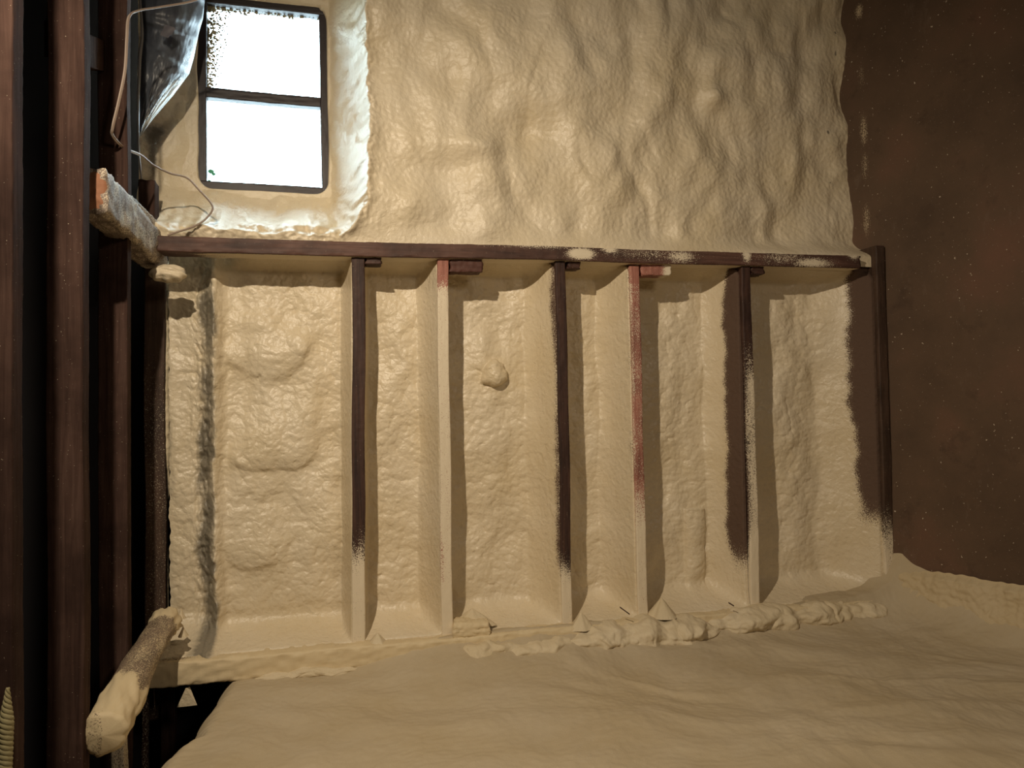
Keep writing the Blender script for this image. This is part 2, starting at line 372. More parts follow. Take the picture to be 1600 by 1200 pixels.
# ---------------------------------------------------------------- window
def add_win():
    root = bpy.data.objects.new('window_1', None); C.objects.link(root); root.location = ((WX0+WX1)/2, YW, WZ0); root['kind'] = 'structure'
    root['label'] = 'small two-pane window with dark frame set deep in the foam'
    off = np.array(root.location)
    def put(bag, name, mt, parent=root, sm=False):
        o = bag.build(name, mt, parent, smooth=sm)
        o.matrix_parent_inverse = Matrix.Translation(-Vector(root.location)) if parent is root else Matrix.Identity(4)
        return o
    f = Bag(); w = .044
    beam(f, (WX0+.5*w-.014, YW-.016, WZ0-.02), (WX0+.5*w-.008, YW-.016, WZ1+.02), w, .05, (1, 0, 0), (0, 1, 0), 3)
    beam(f, (WX1-.5*w+.016, YW-.016, WZ0-.02), (WX1-.5*w+.010, YW-.016, WZ1+.02), w, .05, (1, 0, 0), (0, 1, 0), 4)
    beam(f, (WX0-.01, YW-.016, WZ0+.014), (WX1+.01, YW-.016, WZ0+.008), .042, .05, (0, 0, 1), (0, 1, 0), 5)
    beam(f, (WX0-.01, YW-.016, WZ1-.006), (WX1+.01, YW-.016, WZ1-.014), .034, .05, (0, 0, 1), (0, 1, 0), 6)
    put(f, 'window_frame', M_FRAME, sm=True)
    f = Bag(); beam(f, (WX0+.01, YW-.010, WZM+.004), (WX1-.01, YW-.010, WZM-.004), .042, .045, (0, 0, 1), (0, 1, 0), 7); put(f, 'meeting_rail', M_FRAME, sm=True)
    f = Bag(); box(f, WX0+.015, WX1-.015, YW+.018, YW+.022, WZM+.01, WZ1-.01); pn = put(f, 'window_pane', M_GLASS)
    f2 = Bag(); box(f2, WX0+.015, WX1-.015, YW+.018, YW+.022, WZ0+.01, WZM-.01); put(f2, 'window_pane', M_GLASS)
    # foam froth stuck on the upper pane along its left side and top
    rnd = random.Random(5); g = Bag()
    for k in range(1100):
        u = abs(rnd.gauss(0, .42)); v = rnd.random()
        lim = .16 + .30*max(0, v - .55) if v < 2 else 0
        xx = WX0 + .018 + u*.135*(0.55 + .9*v); zz = WZM + .02 + v*(WZ1 - WZM - .04)
        if rnd.random() < .13: xx = WX0 + .02 + rnd.random()*(WX1-WX0-.04); zz = WZ1 - .022 - abs(rnd.gauss(0, .010))
        if rnd.random() < .05: xx = WX0 + .02 + rnd.random()*(WX1-WX0-.04); zz = WZM + .018 + abs(rnd.gauss(0, .004))
        if xx > WX1 - .03 or zz > WZ1 - .015: continue
        r = rnd.uniform(.002, .0068)*(1.25 - min(1, u*1.2))
        a = np.arange(7)/7*2*np.pi + rnd.random()*6; el = rnd.uniform(.6, 1.3)
        ring = [(xx + r*math.cos(q)*el*rnd.uniform(.7, 1.25), YW+.0170, zz + r*math.sin(q)*rnd.uniform(.7, 1.25)) for q in a]
        ring2 = [(xx + (p_[0]-xx)*.6, YW+.0170 - r*.45, zz + (p_[2]-zz)*.6) for p_ in ring]
        fc = [(j, (j+1) % 7, 7+(j+1) % 7, 7+j) for j in range(7)] + [tuple(range(7, 14))]
        g.add(ring + ring2, fc)
    o = put(g, 'foam_froth', M_FROTH, parent=pn, sm=True); o['kind'] = 'stuff'; o['label'] = 'froth of small foam bubbles on the glass'
    return root
M_FROTH = plain('translucent_froth', (.40, .36, .22, 1), .5)
add_win()

# leafy sprig outside, seen at the foot of the lower pane
g = Bag(); q0 = P(322, 292, 3.75); rnd = random.Random(2)
tube(g, [q0*[1, 1, 0] + [0, 0, -.9], q0 + [0, 0, -.4], q0, q0 + [.004, 0, .06]], [.006, .004, .002, .0015], k=6)
spr = g.build('leafy_sprig', M_LEAF); tag(spr, 'tiny green leafy sprig outside at the foot of the lower window pane', 'plant')
lf = Bag()
for (px, py, r) in [(330, 268, .014), (323, 274, .010), (327, 283, .009), (321, 262, .008), (334, 272, .010)]:
    c_ = P(px, py, 3.75); a = np.arange(9)/9*2*np.pi
    ring = [c_ + [r*math.cos(q), .004*math.sin(q*2), r*.75*math.sin(q)] for q in a]
    lf.add(ring + [c_ + [0, -.004, 0]], [(j, (j+1) % 9, 9) for j in range(9)])
lf.build('foliage', M_LEAF, spr)

# ---------------------------------------------------------------- top plate
def clampf(v): return np.clip(v, 0, 1)
def pxof(V):
    d = V - EYE; z_ = d @ fw; return W/2 + F*(d @ R_)/z_, H/2 - F*(d @ U_)/z_
A = P(222, 379, YF-.02); B = P(1345, 409, YF-.02)
PL_H = .056; 
sp_c = [(905, 398, .055, .022, 1.5), (950, 392, .04, .015, .9), (1060, 402, .075, .03, .75), (1163, 400, .022, .03, 1.0), (1265, 412, .10, .022, .95), (840, 386, .20, .012, .55), (1330, 395, .03, .03, 1.3), (700, 378, .10, .010, .45), (1010, 398, .25, .03, .38), (1220, 405, .15, .03, .45)]
pts_c = [(P(px, py, YF)[0], P(px, py, YF)[2], rx, rz, a) for px, py, rx, rz, a in sp_c]
def plate_spray(V, side):
    s = np.zeros(V.shape[:2])
    for cx, cz, rx, rz, a in pts_c: s = np.maximum(s, a*gauss(V[..., 0], V[..., 2], cx, cz, rx, rz))
    s = np.where(side == -1, np.maximum(s, 1.15*sst(-.55, -.25, V[..., 0] + .1*noise(V[..., 0]*8, V[..., 1]*30, 3))), s)   # underside is coated
    s = np.where(side == 2, 1.2, s)
    return s
b = Bag(); beam(b, A, B, PL_H, .105, (0, 0, 1), (0, 1, 0), 11, seg=.008, wob=.004, spray=plate_spray, rough=.0018, endcut=.004)
tag(b.build('top_plate', M_PLATE), 'long dark horizontal timber plate across the tops of the wall studs, dusted with foam', 'beam')

# ---------------------------------------------------------------- studs of the back wall
def stud(pt, pb, w, d, mt, label, spray, group='studs under the top plate', yf=YF, seed=0, bow=0.0):
    """pt/pb: pixel of the front face centre at top and bottom"""
    a = P(pb[0], pb[1], yf); t_ = P(pt[0], pt[1], yf)
    a = a + (a - t_)*.02
    b = Bag(); beam(b, a, t_, w, d, (1, 0, 0), (0, 1, 0), seed, spray=spray, seg=.007, bow=bow, wob=.005)
    return tag(b.build('wall_stud', mt), label, 'stud', group)
def vz(py): return float(P(800, py, YF)[2])
def V01(Z_, y0, y1):      # 0 above pixel row y0, 1 below row y1
    return sst(-vz(y0), -vz(y1), -Z_)
def sp1(V, side):
    n_ = .18*noise(V[..., 0]*40, V[..., 2]*9, 3)
    s = .95*V01(V[..., 2], 790, 900) + n_*V01(V[..., 2], 780, 860)
    dep = V[..., 1] - YF
    s = np.where(side == -1, np.maximum(s, .25 + 1.2*sst(.0, .03, dep)), s)
    return s
def sp2(V, side):
    s = .08 + .80*V01(V[..., 2], 428, 470) + .10*noise(V[..., 0]*50, V[..., 2]*5, 6) - .22*np.exp(-((V[..., 2]-vz(850))/.22)**2)*(V[..., 0] < P(692, 850, YF)[0]) + .3*V01(V[..., 2], 880, 960)
    s = np.where(side == -1, .75, s); return s
def sp3(V, side):
    s = 1.0*V01(V[..., 2], 850, 940) + .15*noise(V[..., 0]*40, V[..., 2]*9, 13)*V01(V[..., 2], 830, 880)
    dep = V[..., 1] - YF
    s = np.where(side == -1, .15 + .8*sst(.015, .08, dep) - .35*V01(V[..., 2], 640, 740)*(1 - sst(.02, .06, dep)) + s, s); return s
def sp4(V, side):
    u = (V[..., 0] - P(992, 600, YF)[0])
    s = .30 + .35*sst(.004, -.022, u)*sst(vz(760), vz(700), V[..., 2]) + .62*V01(V[..., 2], 740, 860) + .15*noise(V[..., 0]*30, V[..., 2]*7, 16) - .3*(V[..., 2] > vz(440))
    s = s - .5*sst(-.008, -.018, u)*V01(V[..., 2], 700, 760)*(1 - V01(V[..., 2], 830, 880))
    dep = V[..., 1] - YF
    s = np.where(side == -1, .30 + .7*sst(.02, .07, dep) + .5*V01(V[..., 2], 800, 920), s); return s
def sp5(V, side):
    u = (V[..., 0] - P(1166, 600, YF)[0])
    s = .60*V01(V[..., 2], 500, 620)*(.55 + .6*sst(-.012, .018, u)) + .75*V01(V[..., 2], 830, 920) + .12*noise(V[..., 0]*30, V[..., 2]*7, 19)*V01(V[..., 2], 500, 560)
    dep = V[..., 1] - YF
    s = np.where(side == -1, .05 + .95*sst(.09, .15, dep + .012*noise(V[..., 2]*6, V[..., 1]*0, 4)) + .75*V01(V[..., 2], 860, 960), s); return s
def sp6(V, side):
    s = .85*V01(V[..., 2], 800, 925) + .16*noise(V[..., 0]*30, V[..., 2]*7, 29)*V01(V[..., 2], 700, 800)
    dep = V[..., 1] - YF; zz = V[..., 2]
    edge = .125 - .03*np.exp(-((zz-vz(540))/.09)**2) + .045*np.exp(-((zz-vz(410))/.05)**2) + .03*np.exp(-((zz-vz(760))/.2)**2)
    s = np.where(side == -1, sst(edge-.03, edge+.03, dep + .006*noise(zz*14, V[..., 1]*20, 5)) + .9*V01(zz, 810, 900), s); return s
stud((560, 396), (560, 1003), .049, .14, M_DARK, 'leftmost stud under the plate, near-black timber with a foam-coated foot', sp1, seed=21)
stud((692, 404), (699, 992), .044, .14, M_RED, 'second stud from the left, bare salmon-red top and cream foam below', sp2, seed=22)
stud((876, 404), (887, 975), .043, .14, M_DARK, 'middle stud of the five, dark brown timber between two reddish studs', sp3, seed=23)
stud((992, 416), (1006, 962), .043, .14, M_RED, 'red stained stud right of the middle stud, speckled with foam', sp4, seed=24, bow=-.004)
stud((1165, 412), (1181, 948), .043, .14, M_DARK, 'dark stud furthest right inside the bays, heavily speckled with foam specks', sp5, seed=25, bow=.003)
stud((1375, 384), (1394, 965), .046, .17, M_BRN, 'wide dark corner stud against the brown wall board', sp6, group=None, seed=26)

# short blocks nailed under the plate, to the right of each stud
def block(x0, x1, y0, y1, mt, label, seed, spray=None, yf=YF+.004, d=.075, name='nailing_block'):
    a = P(x0, (y0+y1)/2, yf); c_ = P(x1, (y0+y1)/2, yf); h = float(P(x0, y0, yf)[2] - P(x0, y1, yf)[2])
    b = Bag(); beam(b, a, c_, h, d, (0, 0, 1), (0, 1, 0), seed, seg=.004, wob=.004, rough=.003, endcut=.01, spray=spray)
    return tag(b.build(name, mt), label, 'wood block', 'short blocks under the top plate')
M_BLK = wood_mat('dark_block_timber', (.03, .014, .01), (.07, .032, .022), (.11, .055, .04), grain=(3, 60, 60))
block(572, 596, 397, 412, M_BLK, 'small dark block under the plate beside the leftmost stud', 31)
block(704, 753, 403, 425, M_REDX, 'longest reddish-brown block under the plate beside the salmon-topped stud', 32)
block(887, 906, 406, 419, M_BLK, 'smallest dark block under the plate beside the middle stud', 33)
block(1003, 1048, 411, 430, M_RED, 'pale red block with foam dusted on its right end, beside the red stud', 34, spray=lambda V, s: .9*sst(P(1030, 420, YF)[0], P(1046, 420, YF)[0], V[..., 0]) + .12)
block(1174, 1193, 412, 429, M_BLK, 'dark notched block under the plate beside the speckled right-hand stud', 35)

# ---------------------------------------------------------------- foam in the bays
def bay(x0, x1, label, seed, front_r=.012, rr=.075, front_l=.05, depth=.205, topfill=.045, foot=.11, nx=150, nz=560, extra=None, wedge_top=0.0, mt=None, bare=None):
    """x0,x1: functions of Z giving the bay's sides"""
    zz = np.linspace(ZB - .045, ZT + .05, nz); u = np.linspace(0, 1, nx)
    U, Z = np.meshgrid(u, zz, indexing='ij'); a = x0(Z) - .006; c_ = x1(Z) + .014; X = a + (c_ - a)*U
    dr = np.clip(c_ - .014 - X, 0, 9); dl = X - a
    wx = X + .02*noise(X*6, Z*6, seed+40); wz = Z + .02*noise(X*6 + 5, Z*6, seed+41)
    D = np.full(X.shape, depth)
    D += .020*noise(wx*5, wz*2.5, seed) + .010*noise(wx*11, wz*7, seed+1)
    rip = .0105*blobs(wx*26, wz*26, seed+2)*(.45 + .55*sst(-.3, .3, noise(wx*5, wz*5, seed+7))) + .0045*blobs(wx*50, wz*55, seed+4) + .0030*(1 - np.abs(noise(wx*15, wz*24, seed+3)))
    side = sst(0, rr, dr)
    D -= rip*sst(.35, 1, side)*(.35 + .65*sst(0, .14, Z - ZB))
    k = rr*(1 + .22*noise(Z*3, Z*0 + 1.7, seed+8))
    rs = np.clip(1 - dr/k, 0, 1)**1.5
    D = D + (front_r - D)*rs
    ls = np.clip(1 - dl/.03, 0, 1)**2; D = D + (front_l - D)*ls
    ft = np.clip(1 - (Z - ZB + .005)/foot, 0, 1)
    D = D + (.004 - D)*np.minimum(1, ft**2.6*1.15)
    tf = np.clip(1 - (ZT - Z)/topfill, 0, 1); tw = topfill_w(X) if seed == 101 else 1.0
    D = D + (.055 - D)*(tf**1.6)*tw
    dirt = np.zeros(X.shape); spr = np.zeros(X.shape)
    if extra: D, dirt, spr = extra(X, Z, D, dr, dl)
    if bare:                                   # spray thins out over the side of the stud: bare timber shows through
        e0 = bare[0] + .016*noise(Z*5, Z*0 + 2.2, seed+50) + .010*noise(Z*17, X*0 + 1.1, seed+51) + bare[3]*noise(Z*2.2, Z*0, seed+52)
        Ds = depth + (front_r - depth)*rs; spr = np.maximum(spr, bare[4]*sst(e0 + .010, e0 - .065, Ds)*(1 - V01(Z, bare[1], bare[2])))
    V = np.stack([X, YF + D, Z], -1)
    return tag(mesh_obj('spray_foam_infill', V.reshape(-1, 3), grid_faces(nx, nz, flip=True), mt or M_FOAM, None, {'dirt': dirt, 'spray': spr}), label, 'spray foam', 'spray foam bays between the studs')
def topfill_w(X): return sst(-.38, -.22, X)
def edge(pxt, pxb, yt=400, yb=990):
    qt = P(pxt, yt, YF); qb = P(pxb, yb, YF)
    return lambda Z: qb[0] + (qt[0] - qb[0])*(Z - qb[2])/(qt[2] - qb[2])
GX = lambda px, Y=YF+.2: float(P(px, 700, Y)[0])
def ex1(X, Z, D, dr, dl):
    g0 = GX(322) + .012*noise(Z*4, Z*0, 77)
    # deeper flat strip to the left of a torn, dirty groove
    D = D + .045*sst(g0 + .035, g0 - .03, X)*(1 - np.clip(1 - (Z - ZB)/.1, 0, 1))
    rdg = np.exp(-((X - g0 - .035)/.022)**2); D -= rdg*(.018 + .022*blobs(X*26, Z*16, 78))
    gr = np.exp(-((X - g0)/(.048 + .016*noise(Z*6, Z*0 + 2, 84)))**2); D += .028*gr*(.4 + .6*np.abs(noise(X*30, Z*18, 79))) - .01*gr*blobs(X*40, Z*30, 80)
    D -= .012*blobs(X*30, Z*22, 85)*np.exp(-((X-g0-.05)/.02)**2) + .016*gr*np.abs(noise(X*45, Z*22, 86)); dirt = gr*(.80 + .35*noise(X*14, Z*8, 81)) + .4*np.exp(-((X - g0 - .03)/.02)**2)*sst(.2, .6, noise(X*9, Z*9, 82))
    dirt = np.clip(dirt, 0, 1)*sst(ZT + .02, ZT - .2, Z)
    # large pillows pressed out beside the groove
    for (px, py, rx, rz, a) in [(420, 540, .17, .13, .040), (430, 690, .18, .13, .030), (400, 840, .16, .12, .025)]:
        q = P(px, py, YF+.18); rr_ = np.sqrt(((X-q[0])/rx)**2 + ((Z-q[2])/rz)**2); rr_ = rr_*(1 + .25*noise(X*8, Z*8, 83)); D -= a*(sst(1.25, .35, rr_)*.7 + .3*sst(1.05, .85, rr_)*sst(q[2] + .07, q[2] - .04, Z))
    return D, dirt, np.zeros(X.shape)
def knob(px, py, r, a):
    def f(X, Z, D, dr, dl):
        q = P(px, py, YF+.18); rr_ = np.sqrt(((X-q[0])/r)**2 + ((Z-q[2])/(r*np.where(Z > q[2], 1.5, .8)))**2)*(1 + .22*noise(X*30, Z*30, 9))
        D = D - a*np.sqrt(np.clip(1 - rr_**2, 0, 1)) + .012*rr_*(rr_ < 1)*0 - .006*blobs(X*60, Z*60, 6)*(rr_ < 1) - a*.45*gauss(X, Z, q[0], q[2] + r*.8, r*1.6, r*2.2)
        return D, np.zeros(X.shape), np.zeros(X.shape)
    return f
def ex5(X, Z, D, dr, dl):
    D = D - .028*np.clip(1 - np.abs((X - GX(1080))/.05)**2, 0, 1)**.5*(Z < vz(820))*sst(vz(1000), vz(900), Z)
    return D, np.zeros(X.shape), np.zeros(X.shape)
bay(lambda Z: Z*0 - .580 + .006*noise(Z*12, Z*0, 60) + .004*noise(Z*40, Z*0, 61), edge(549, 549), 'widest foam bay at the left, rippled cream foam with a dirty torn groove', 101, front_r=.010, rr=.035, front_l=.19, nx=330, extra=ex1, depth=.200, foot=.10)
bay(edge(571, 571), edge(683, 690), 'foam bay between the near-black stud and the salmon-topped stud', 102, front_r=.012, rr=.060)
bay(edge(702, 709), edge(866, 877), 'foam bay with a round knob of foam, left of the middle stud', 103, bare=(.055, 860, 960, .02, .75), front_r=.012, rr=.085, extra=knob(772, 590, .052, .045))
bay(edge(886, 897), edge(982, 996), 'narrowest foam bay, between the middle stud and the red stud', 104, bare=(.050, 700, 900, .02, .45), front_r=.012, rr=.085)
bay(edge(1001, 1014), edge(1155, 1170), 'foam bay between the red stud and the speckled right-hand stud', 105, front_r=.020, rr=.085, bare=(.125, 850, 960, .01, 1.0), extra=ex5)
bay(edge(1172, 1189), edge(1364, 1384), 'foam bay at the far right, running into the dark corner stud', 106, front_r=.020, rr=.20, bare=(.128, 790, 900, .03, 1.0))

# sagging foam tongues under the plate that close off the top of each bay
# ---------------------------------------------------------------- bottom plate and foam along it
A = P(222, 1042, YF-.055); B = P(1400, 968, YF-.055)
def bp_spray(V, side):
    s = np.full(V.shape[:2], 1.1); s = np.where(side == 1, .50 + .5*sst(P(235, 1000, 3)[0], P(360, 1000, 3)[0], V[..., 0] + .2*noise(V[..., 0]*9, V[..., 1]*20, 4)) + .25*noise(V[..., 0]*12, V[..., 1]*30, 2), s)
    s = np.where((side == 0), .75 + .5*sst(P(222, 1000, 3)[0], P(262, 1000, 3)[0], V[..., 0]), s); s = np.where(side == -1, .3, s); return s
hgt = .085
a2 = A.copy(); b2 = B.copy(); a2[2] = ZB - hgt/2; b2[2] = ZB - hgt/2
M_BP = wood_mat('foamed_plate_timber', (.075, .045, .030), (.16, .10, .07), (.24, .16, .11), grain=(3, 50, 50), foam=(.66, .54, .34, 1))
b = Bag(); beam(b, a2, b2, hgt, .19, (0, 0, 1), (0, 1, 0), 51, seg=.008, wob=.006, rough=.006, r=.010, spray=bp_spray, endcut=.02)
tag(b.build('bottom_plate', M_BP), 'foam-covered horizontal sole plate under the feet of the wall studs', 'beam')

def bead(xa, xb, r0, name, label, seed, ya=YF-.055, lumps=1.0, n=700, zfun=None, group='rolls of foam along the sole plate', fade=.16, cnt=64, rv=.35):
    s = np.linspace(xa, xb, n); a = np.linspace(math.radians(-60), math.radians(185), cnt)
    S, T = np.meshgrid(s, a, indexing='ij')
    r = r0*(1 + rv*noise(S*7, S*0 + .4, seed) + .22*noise(S*19, T*1.2, seed+20))
    en = np.sqrt(np.clip(np.minimum((S - xa), (xb - S))/fade, 0, 1)); r = r*(.15 + .85*en)
    L = lumps*r*( .50*blobs(S*10 + .35*noise(S*9, T*1.2, seed+9), T*.75 + 3 + .35*noise(S*8, T, seed+12), seed+1) + .09*blobs(S*27, T*1.7, seed+2) + .04*noise(S*50, T*3, seed+3))
    rad = r*.72 + L*en
    zc = zfun(S) if zfun else ZB - .045 + S*0
    Yc = ya + .015*noise(S*3, S*0 + 8, seed) + .014*noise(S*11, S*0 + 3, seed+21); zc = zc + .012*noise(S*9, S*0 + 5, seed+22)
    V = np.stack([S + .01*noise(S*9, T*2, seed+6), Yc - rad*np.sin(T)*1.25, zc + rad*np.cos(T)*.78], -1)
    o = mesh_obj(name, V.reshape(-1, 3), grid_faces(n, cnt), M_FOAM_DRY, None, {'dirt': np.zeros(S.shape), 'spray': np.zeros(S.shape)})
    return tag(o, label, 'spray foam', group)
xp = lambda px: float(P(px, 1000, YF-.06)[0])
bead(xp(395), xp(560), .030, 'foam_bead', 'thin wrinkled roll of foam on the sole plate left of the leftmost stud foot', 211, zfun=lambda S: ZB - .085 + S*0, lumps=.8)
bead(xp(660), xp(935), .045, 'foam_bead', 'lumpy roll of foam below the feet of the second and middle studs', 217, lumps=1.1, zfun=lambda S: ZB - .072 + S*0)
bead(xp(870), xp(1135), .052, 'foam_bead', 'fattest lumpy roll of foam at the foot of the red stud', 223, lumps=1.35, ya=YF-.05, zfun=lambda S: ZB - .062 + S*0)
bead(xp(1090), xp(1330), .048, 'foam_bead', 'roll of foam at the foot of the speckled right-hand stud', 231, lumps=1.1, ya=YF-.035, zfun=lambda S: ZB - .045 + S*0)
bead(xp(1250), 2.58, .048, 'foam_bead', 'crumbly foam roll heaped in the corner by the brown wall board', 247, lumps=1.1, ya=YF-.02, zfun=lambda S: ZB - .055 + S*0, rv=.3)

# foam heaps and a foam-covered foot block
def heap(px, py, rx, h, label, seed, Y=YF-.01, ry=None, group='small foam peaks beside the stud feet', sharp=1.3):
    q = P(px, py, Y); ry = ry or rx; a = np.linspace(0, 2*np.pi, 40, endpoint=False); r = np.linspace(0, 1, 20)
    Rr, A_ = np.meshgrid(r, a, indexing='ij')
    k = 1 + .25*noise(np.cos(A_)*1.5 + seed, np.sin(A_)*1.5, seed)
    X = q[0] + rx*Rr*k*np.cos(A_); Yy = q[1] + ry*Rr*k*np.sin(A_)
    Z = q[2] - .01 + h*(1 - Rr**(1/sharp))**1.0 + .006*blobs(X*60, Yy*60, seed)*(1-Rr) + .0
    V = np.stack([X, Yy, Z], -1)
    o = mesh_obj('foam_peak', V.reshape(-1, 3), grid_faces(20, 40, wrap=True, flip=False), M_FOAM_DRY, None, {'dirt': Z*0, 'spray': Z*0})
    return tag(o, label, 'spray foam', group)
heap(1034, 958, .062, .070, 'pointed foam peak in the shadow right of the red stud foot', 5, sharp=.95)
heap(908, 978, .050, .062, 'pointed foam peak right of the middle stud foot', 7, Y=YF-.03, sharp=.95)
heap(590, 1003, .040, .040, 'small foam peak right of the leftmost stud foot', 9, sharp=.95)
b = Bag(); 
def fb(V, side): return np.full(V.shape[:2], 1.2)
q0 = P(711, 988, YF-.05); q1 = P(766, 987, YF-.05)
beam(b, q0, q1, .060, .10, (0, 0, 1), (0, 1, 0), 61, seg=.004, wob=.008, rough=.006, r=.014, spray=fb, endcut=.014)
tag(b.build('foam_covered_block', M_BP), 'wood block buried in cream foam at the foot of the salmon-topped stud', 'wood block')
heap(738, 972, .085, .060, 'foam drift sloping on to the foam-covered block', 11, Y=YF+.05, ry=.07, sharp=.9)

# ---------------------------------------------------------------- floor: dusty foam overspray sheet, broken away at the left
edge_px = [(352, 1048), (345, 1069), (330, 1092), (310, 1112), (298, 1135), (288, 1152), (258, 1164), (236, 1184), (222, 1202), (150, 1290), (80, 1420), (20, 1600)]
ep = np.array([PZ(px, py, ZFL) for px, py in edge_px]); o_i = np.argsort(ep[:, 1])
def xe(Y): return np.interp(Y, ep[o_i, 1], ep[o_i, 0])
yy = np.concatenate([np.linspace(-1.2, 1.9, 120), np.linspace(1.905, 3.06, 420)]); uu = np.concatenate([np.linspace(0, .06, 30), np.linspace(.063, 1, 560)])
U, Y = np.meshgrid(uu, yy, indexing='ij'); x0 = xe(Y) + .010*noise(Y*20, Y*0, 5) + .006*noise(Y*55, Y*0, 6); x1 = wall_r(Y) + .06; X = x0 + (x1 - x0)*U
wx = X + .12*noise(X*2, Y*2, 301); wy = Y + .12*noise(X*2 + 4, Y*2, 302)
dg = wx*.55 + wy*.85; dq = -wx*.85 + wy*.55
Z = ZFL + .018*noise(wx*2.0, wy*2.6, 303) + .010*noise(dg*6, dq*2.0, 304) + .006*noise(wx*9, wy*9, 305)
Z += .007*sst(.70, 1.0, 1 - np.abs(noise(dg*3.4, dq*1.1, 306)))*sst(.5, 1.4, X)
Z += -.0016*noise(wx*40, wy*40, 307)
Z += .050*np.exp(-np.clip(2.965 - Y, 0, 9)/.045)*sst(.0, .5, X) + .030*np.exp(-np.clip(2.97 - Y, 0, 9)/.13)*sst(-.15, .3, X) + .02*np.exp(-np.clip(2.97 - Y, 0, 9)/.12)
Z += -.010*(1-blobs(X*13, Y*13, 311))*np.exp(-np.clip(2.97 - Y, 0, 9)/.10)*sst(.2, .6, X)
de = X - x0
Z -= .075*np.exp(-(de/.035)**1.0) ; Z += .012*np.exp(-((de-.06)/.03)**2)
dr = np.clip(wall_r(Y) - X, 0, 9); Z += .16*np.exp(-dr/.055) + .05*np.exp(-dr/.22)
V = np.stack([X, Y, Z], -1)
# under-lip so the broken edge has thickness
b = Bag(); b.add(V, grid_faces(len(uu), len(yy)), dirt=0*Z)
lip = np.stack([np.stack([X[0] - .0, Y[0], Z[0]], -1), np.stack([X[0] + .015, Y[0], Z[0] - .05 - .015*noise(Y[0]*30, Y[0]*0, 9)], -1), np.stack([X[0] + .14, Y[0], Z[0] - .10], -1)], 0)
b.add(lip, grid_faces(3, len(yy), flip=True), dirt=.6)
tag(b.build('floor', M_DUST), kind='structure')['label'] = 'floor under a dusty sheet of foam overspray, broken open at the left'

# ---------------------------------------------------------------- right wall: brown board with foam skirt
b = Bag()
yy = np.linspace(-1.2, 3.30, 300); zz = np.linspace(-.2, CEIL, 260); Yg, Zg = np.meshgrid(yy, zz, indexing='ij')
Xg = wall_r(Yg) + .010*noise(Yg*1.6, Zg*1.2, 401)
q = P(1340, 640, 3.16)
spr = np.zeros(Yg.shape)
seam = np.exp(-((Yg - 3.02)/.05)**2); 
for (px, py, rz, a) in [(1348, 205, .13, .56), (1342, 20, .06, .62), (1352, 260, .12, .5), (1352, 345, .14, .52), (1345, 120, .12, .45)]:
    z0 = float(P(px, py, 3.10)[2]); spr = np.maximum(spr, a*np.exp(-((Yg - 3.09)/.030)**2 - ((Zg - z0)/rz)**2))
b.add(np.stack([Xg, Yg, Zg], -1), grid_faces(len(yy), len(zz), flip=True), spray=spr)
tag(b.build('wall_right', M_PANEL), kind='structure')['label'] = 'brown wall board with scuffs and pale specks on the right'

# skirt of foam sprayed up the foot of the board
s = np.linspace(0, 1, 420); t = np.linspace(0, 1, 110); S, T = np.meshgrid(s, t, indexing='ij')
Ys = 3.02 - S*1.5
topz = float(P(1400, 886, 3.0)[2]) + np.interp(Ys, [1.5, 2.47, 3.02], [.0, 0, 0])
q1 = ray(1600, 914); k = 3.578/(q1[0]/1 + .356*q1[1])*1.0
kk = (2.52 + .356*3.0)/(q1[0] + .356*q1[1]); pt1 = EYE + q1*kk
q2 = ray(1400, 884); kk = (2.52 + .356*3.0)/(q2[0] + .356*q2[1]); pt2 = EYE + q2*kk
topz = np.interp(Ys, [1.2, pt1[1], pt2[1], 3.1], [pt1[2] - (pt2[2]-pt1[2])*2, pt1[2], pt2[2], pt2[2]+.0]) + .006*noise(Ys*30, Ys*0, 9) + .01*noise(Ys*6, Ys*0, 10)
Zs = topz + (ZFL - .02 - topz)*T
out = .004 + .022*sst(0, .12, T) + .09*T**2.2
wn = np.array([1, .356]); wn = wn/np.linalg.norm(wn)
out = out + .010*noise(Ys*9, Zs*9, 411) *sst(0, .2, T) + .007*blobs(Ys*28, Zs*28, 412)*sst(.02, .2, T) + .005*noise(Ys*45, Zs*45, 413)*sst(0, .1, T)
Xs = wall_r(Ys) - out*wn[0]; Ysd = Ys - out*wn[1]
o = mesh_obj('foam_skirt', np.stack([Xs, Ysd, Zs], -1).reshape(-1, 3), grid_faces(420, 110, flip=True), M_SKIRT, None, {'dirt': .25*sst(.25, .6, noise(Ys*5, Zs*5, 7)), 'spray': Ys*0})
tag(o, 'rough skirt of yellowish foam sprayed along the foot of the brown board', 'spray foam')

# ---------------------------------------------------------------- the rest of the shell
def slab(name, dims, mt, label=None):
    b = Bag(); box(b, *dims); o = b.build(name, mt, smooth=False); tag(o, kind='structure'); 
    if label: o['label'] = label
    return o
slab('ceiling', (-1.7, 4.8, -1.3, 3.62, CEIL, CEIL+.1), M_VOID)
slab('wall_front', (-1.7, 4.8, -1.4, -1.2, -.9, CEIL), M_VOID)
slab('wall_left', (-1.7, -1.6, -1.3, 3.62, -.9, CEIL), M_VOID)
slab('wall_outer_right', (4.1, 4.8, -1.3, 3.62, -.9, CEIL), M_VOID)
slab('floor_pit', (-1.7, 4.8, -1.3, 3.62, -1.0, -.62), M_VOID)

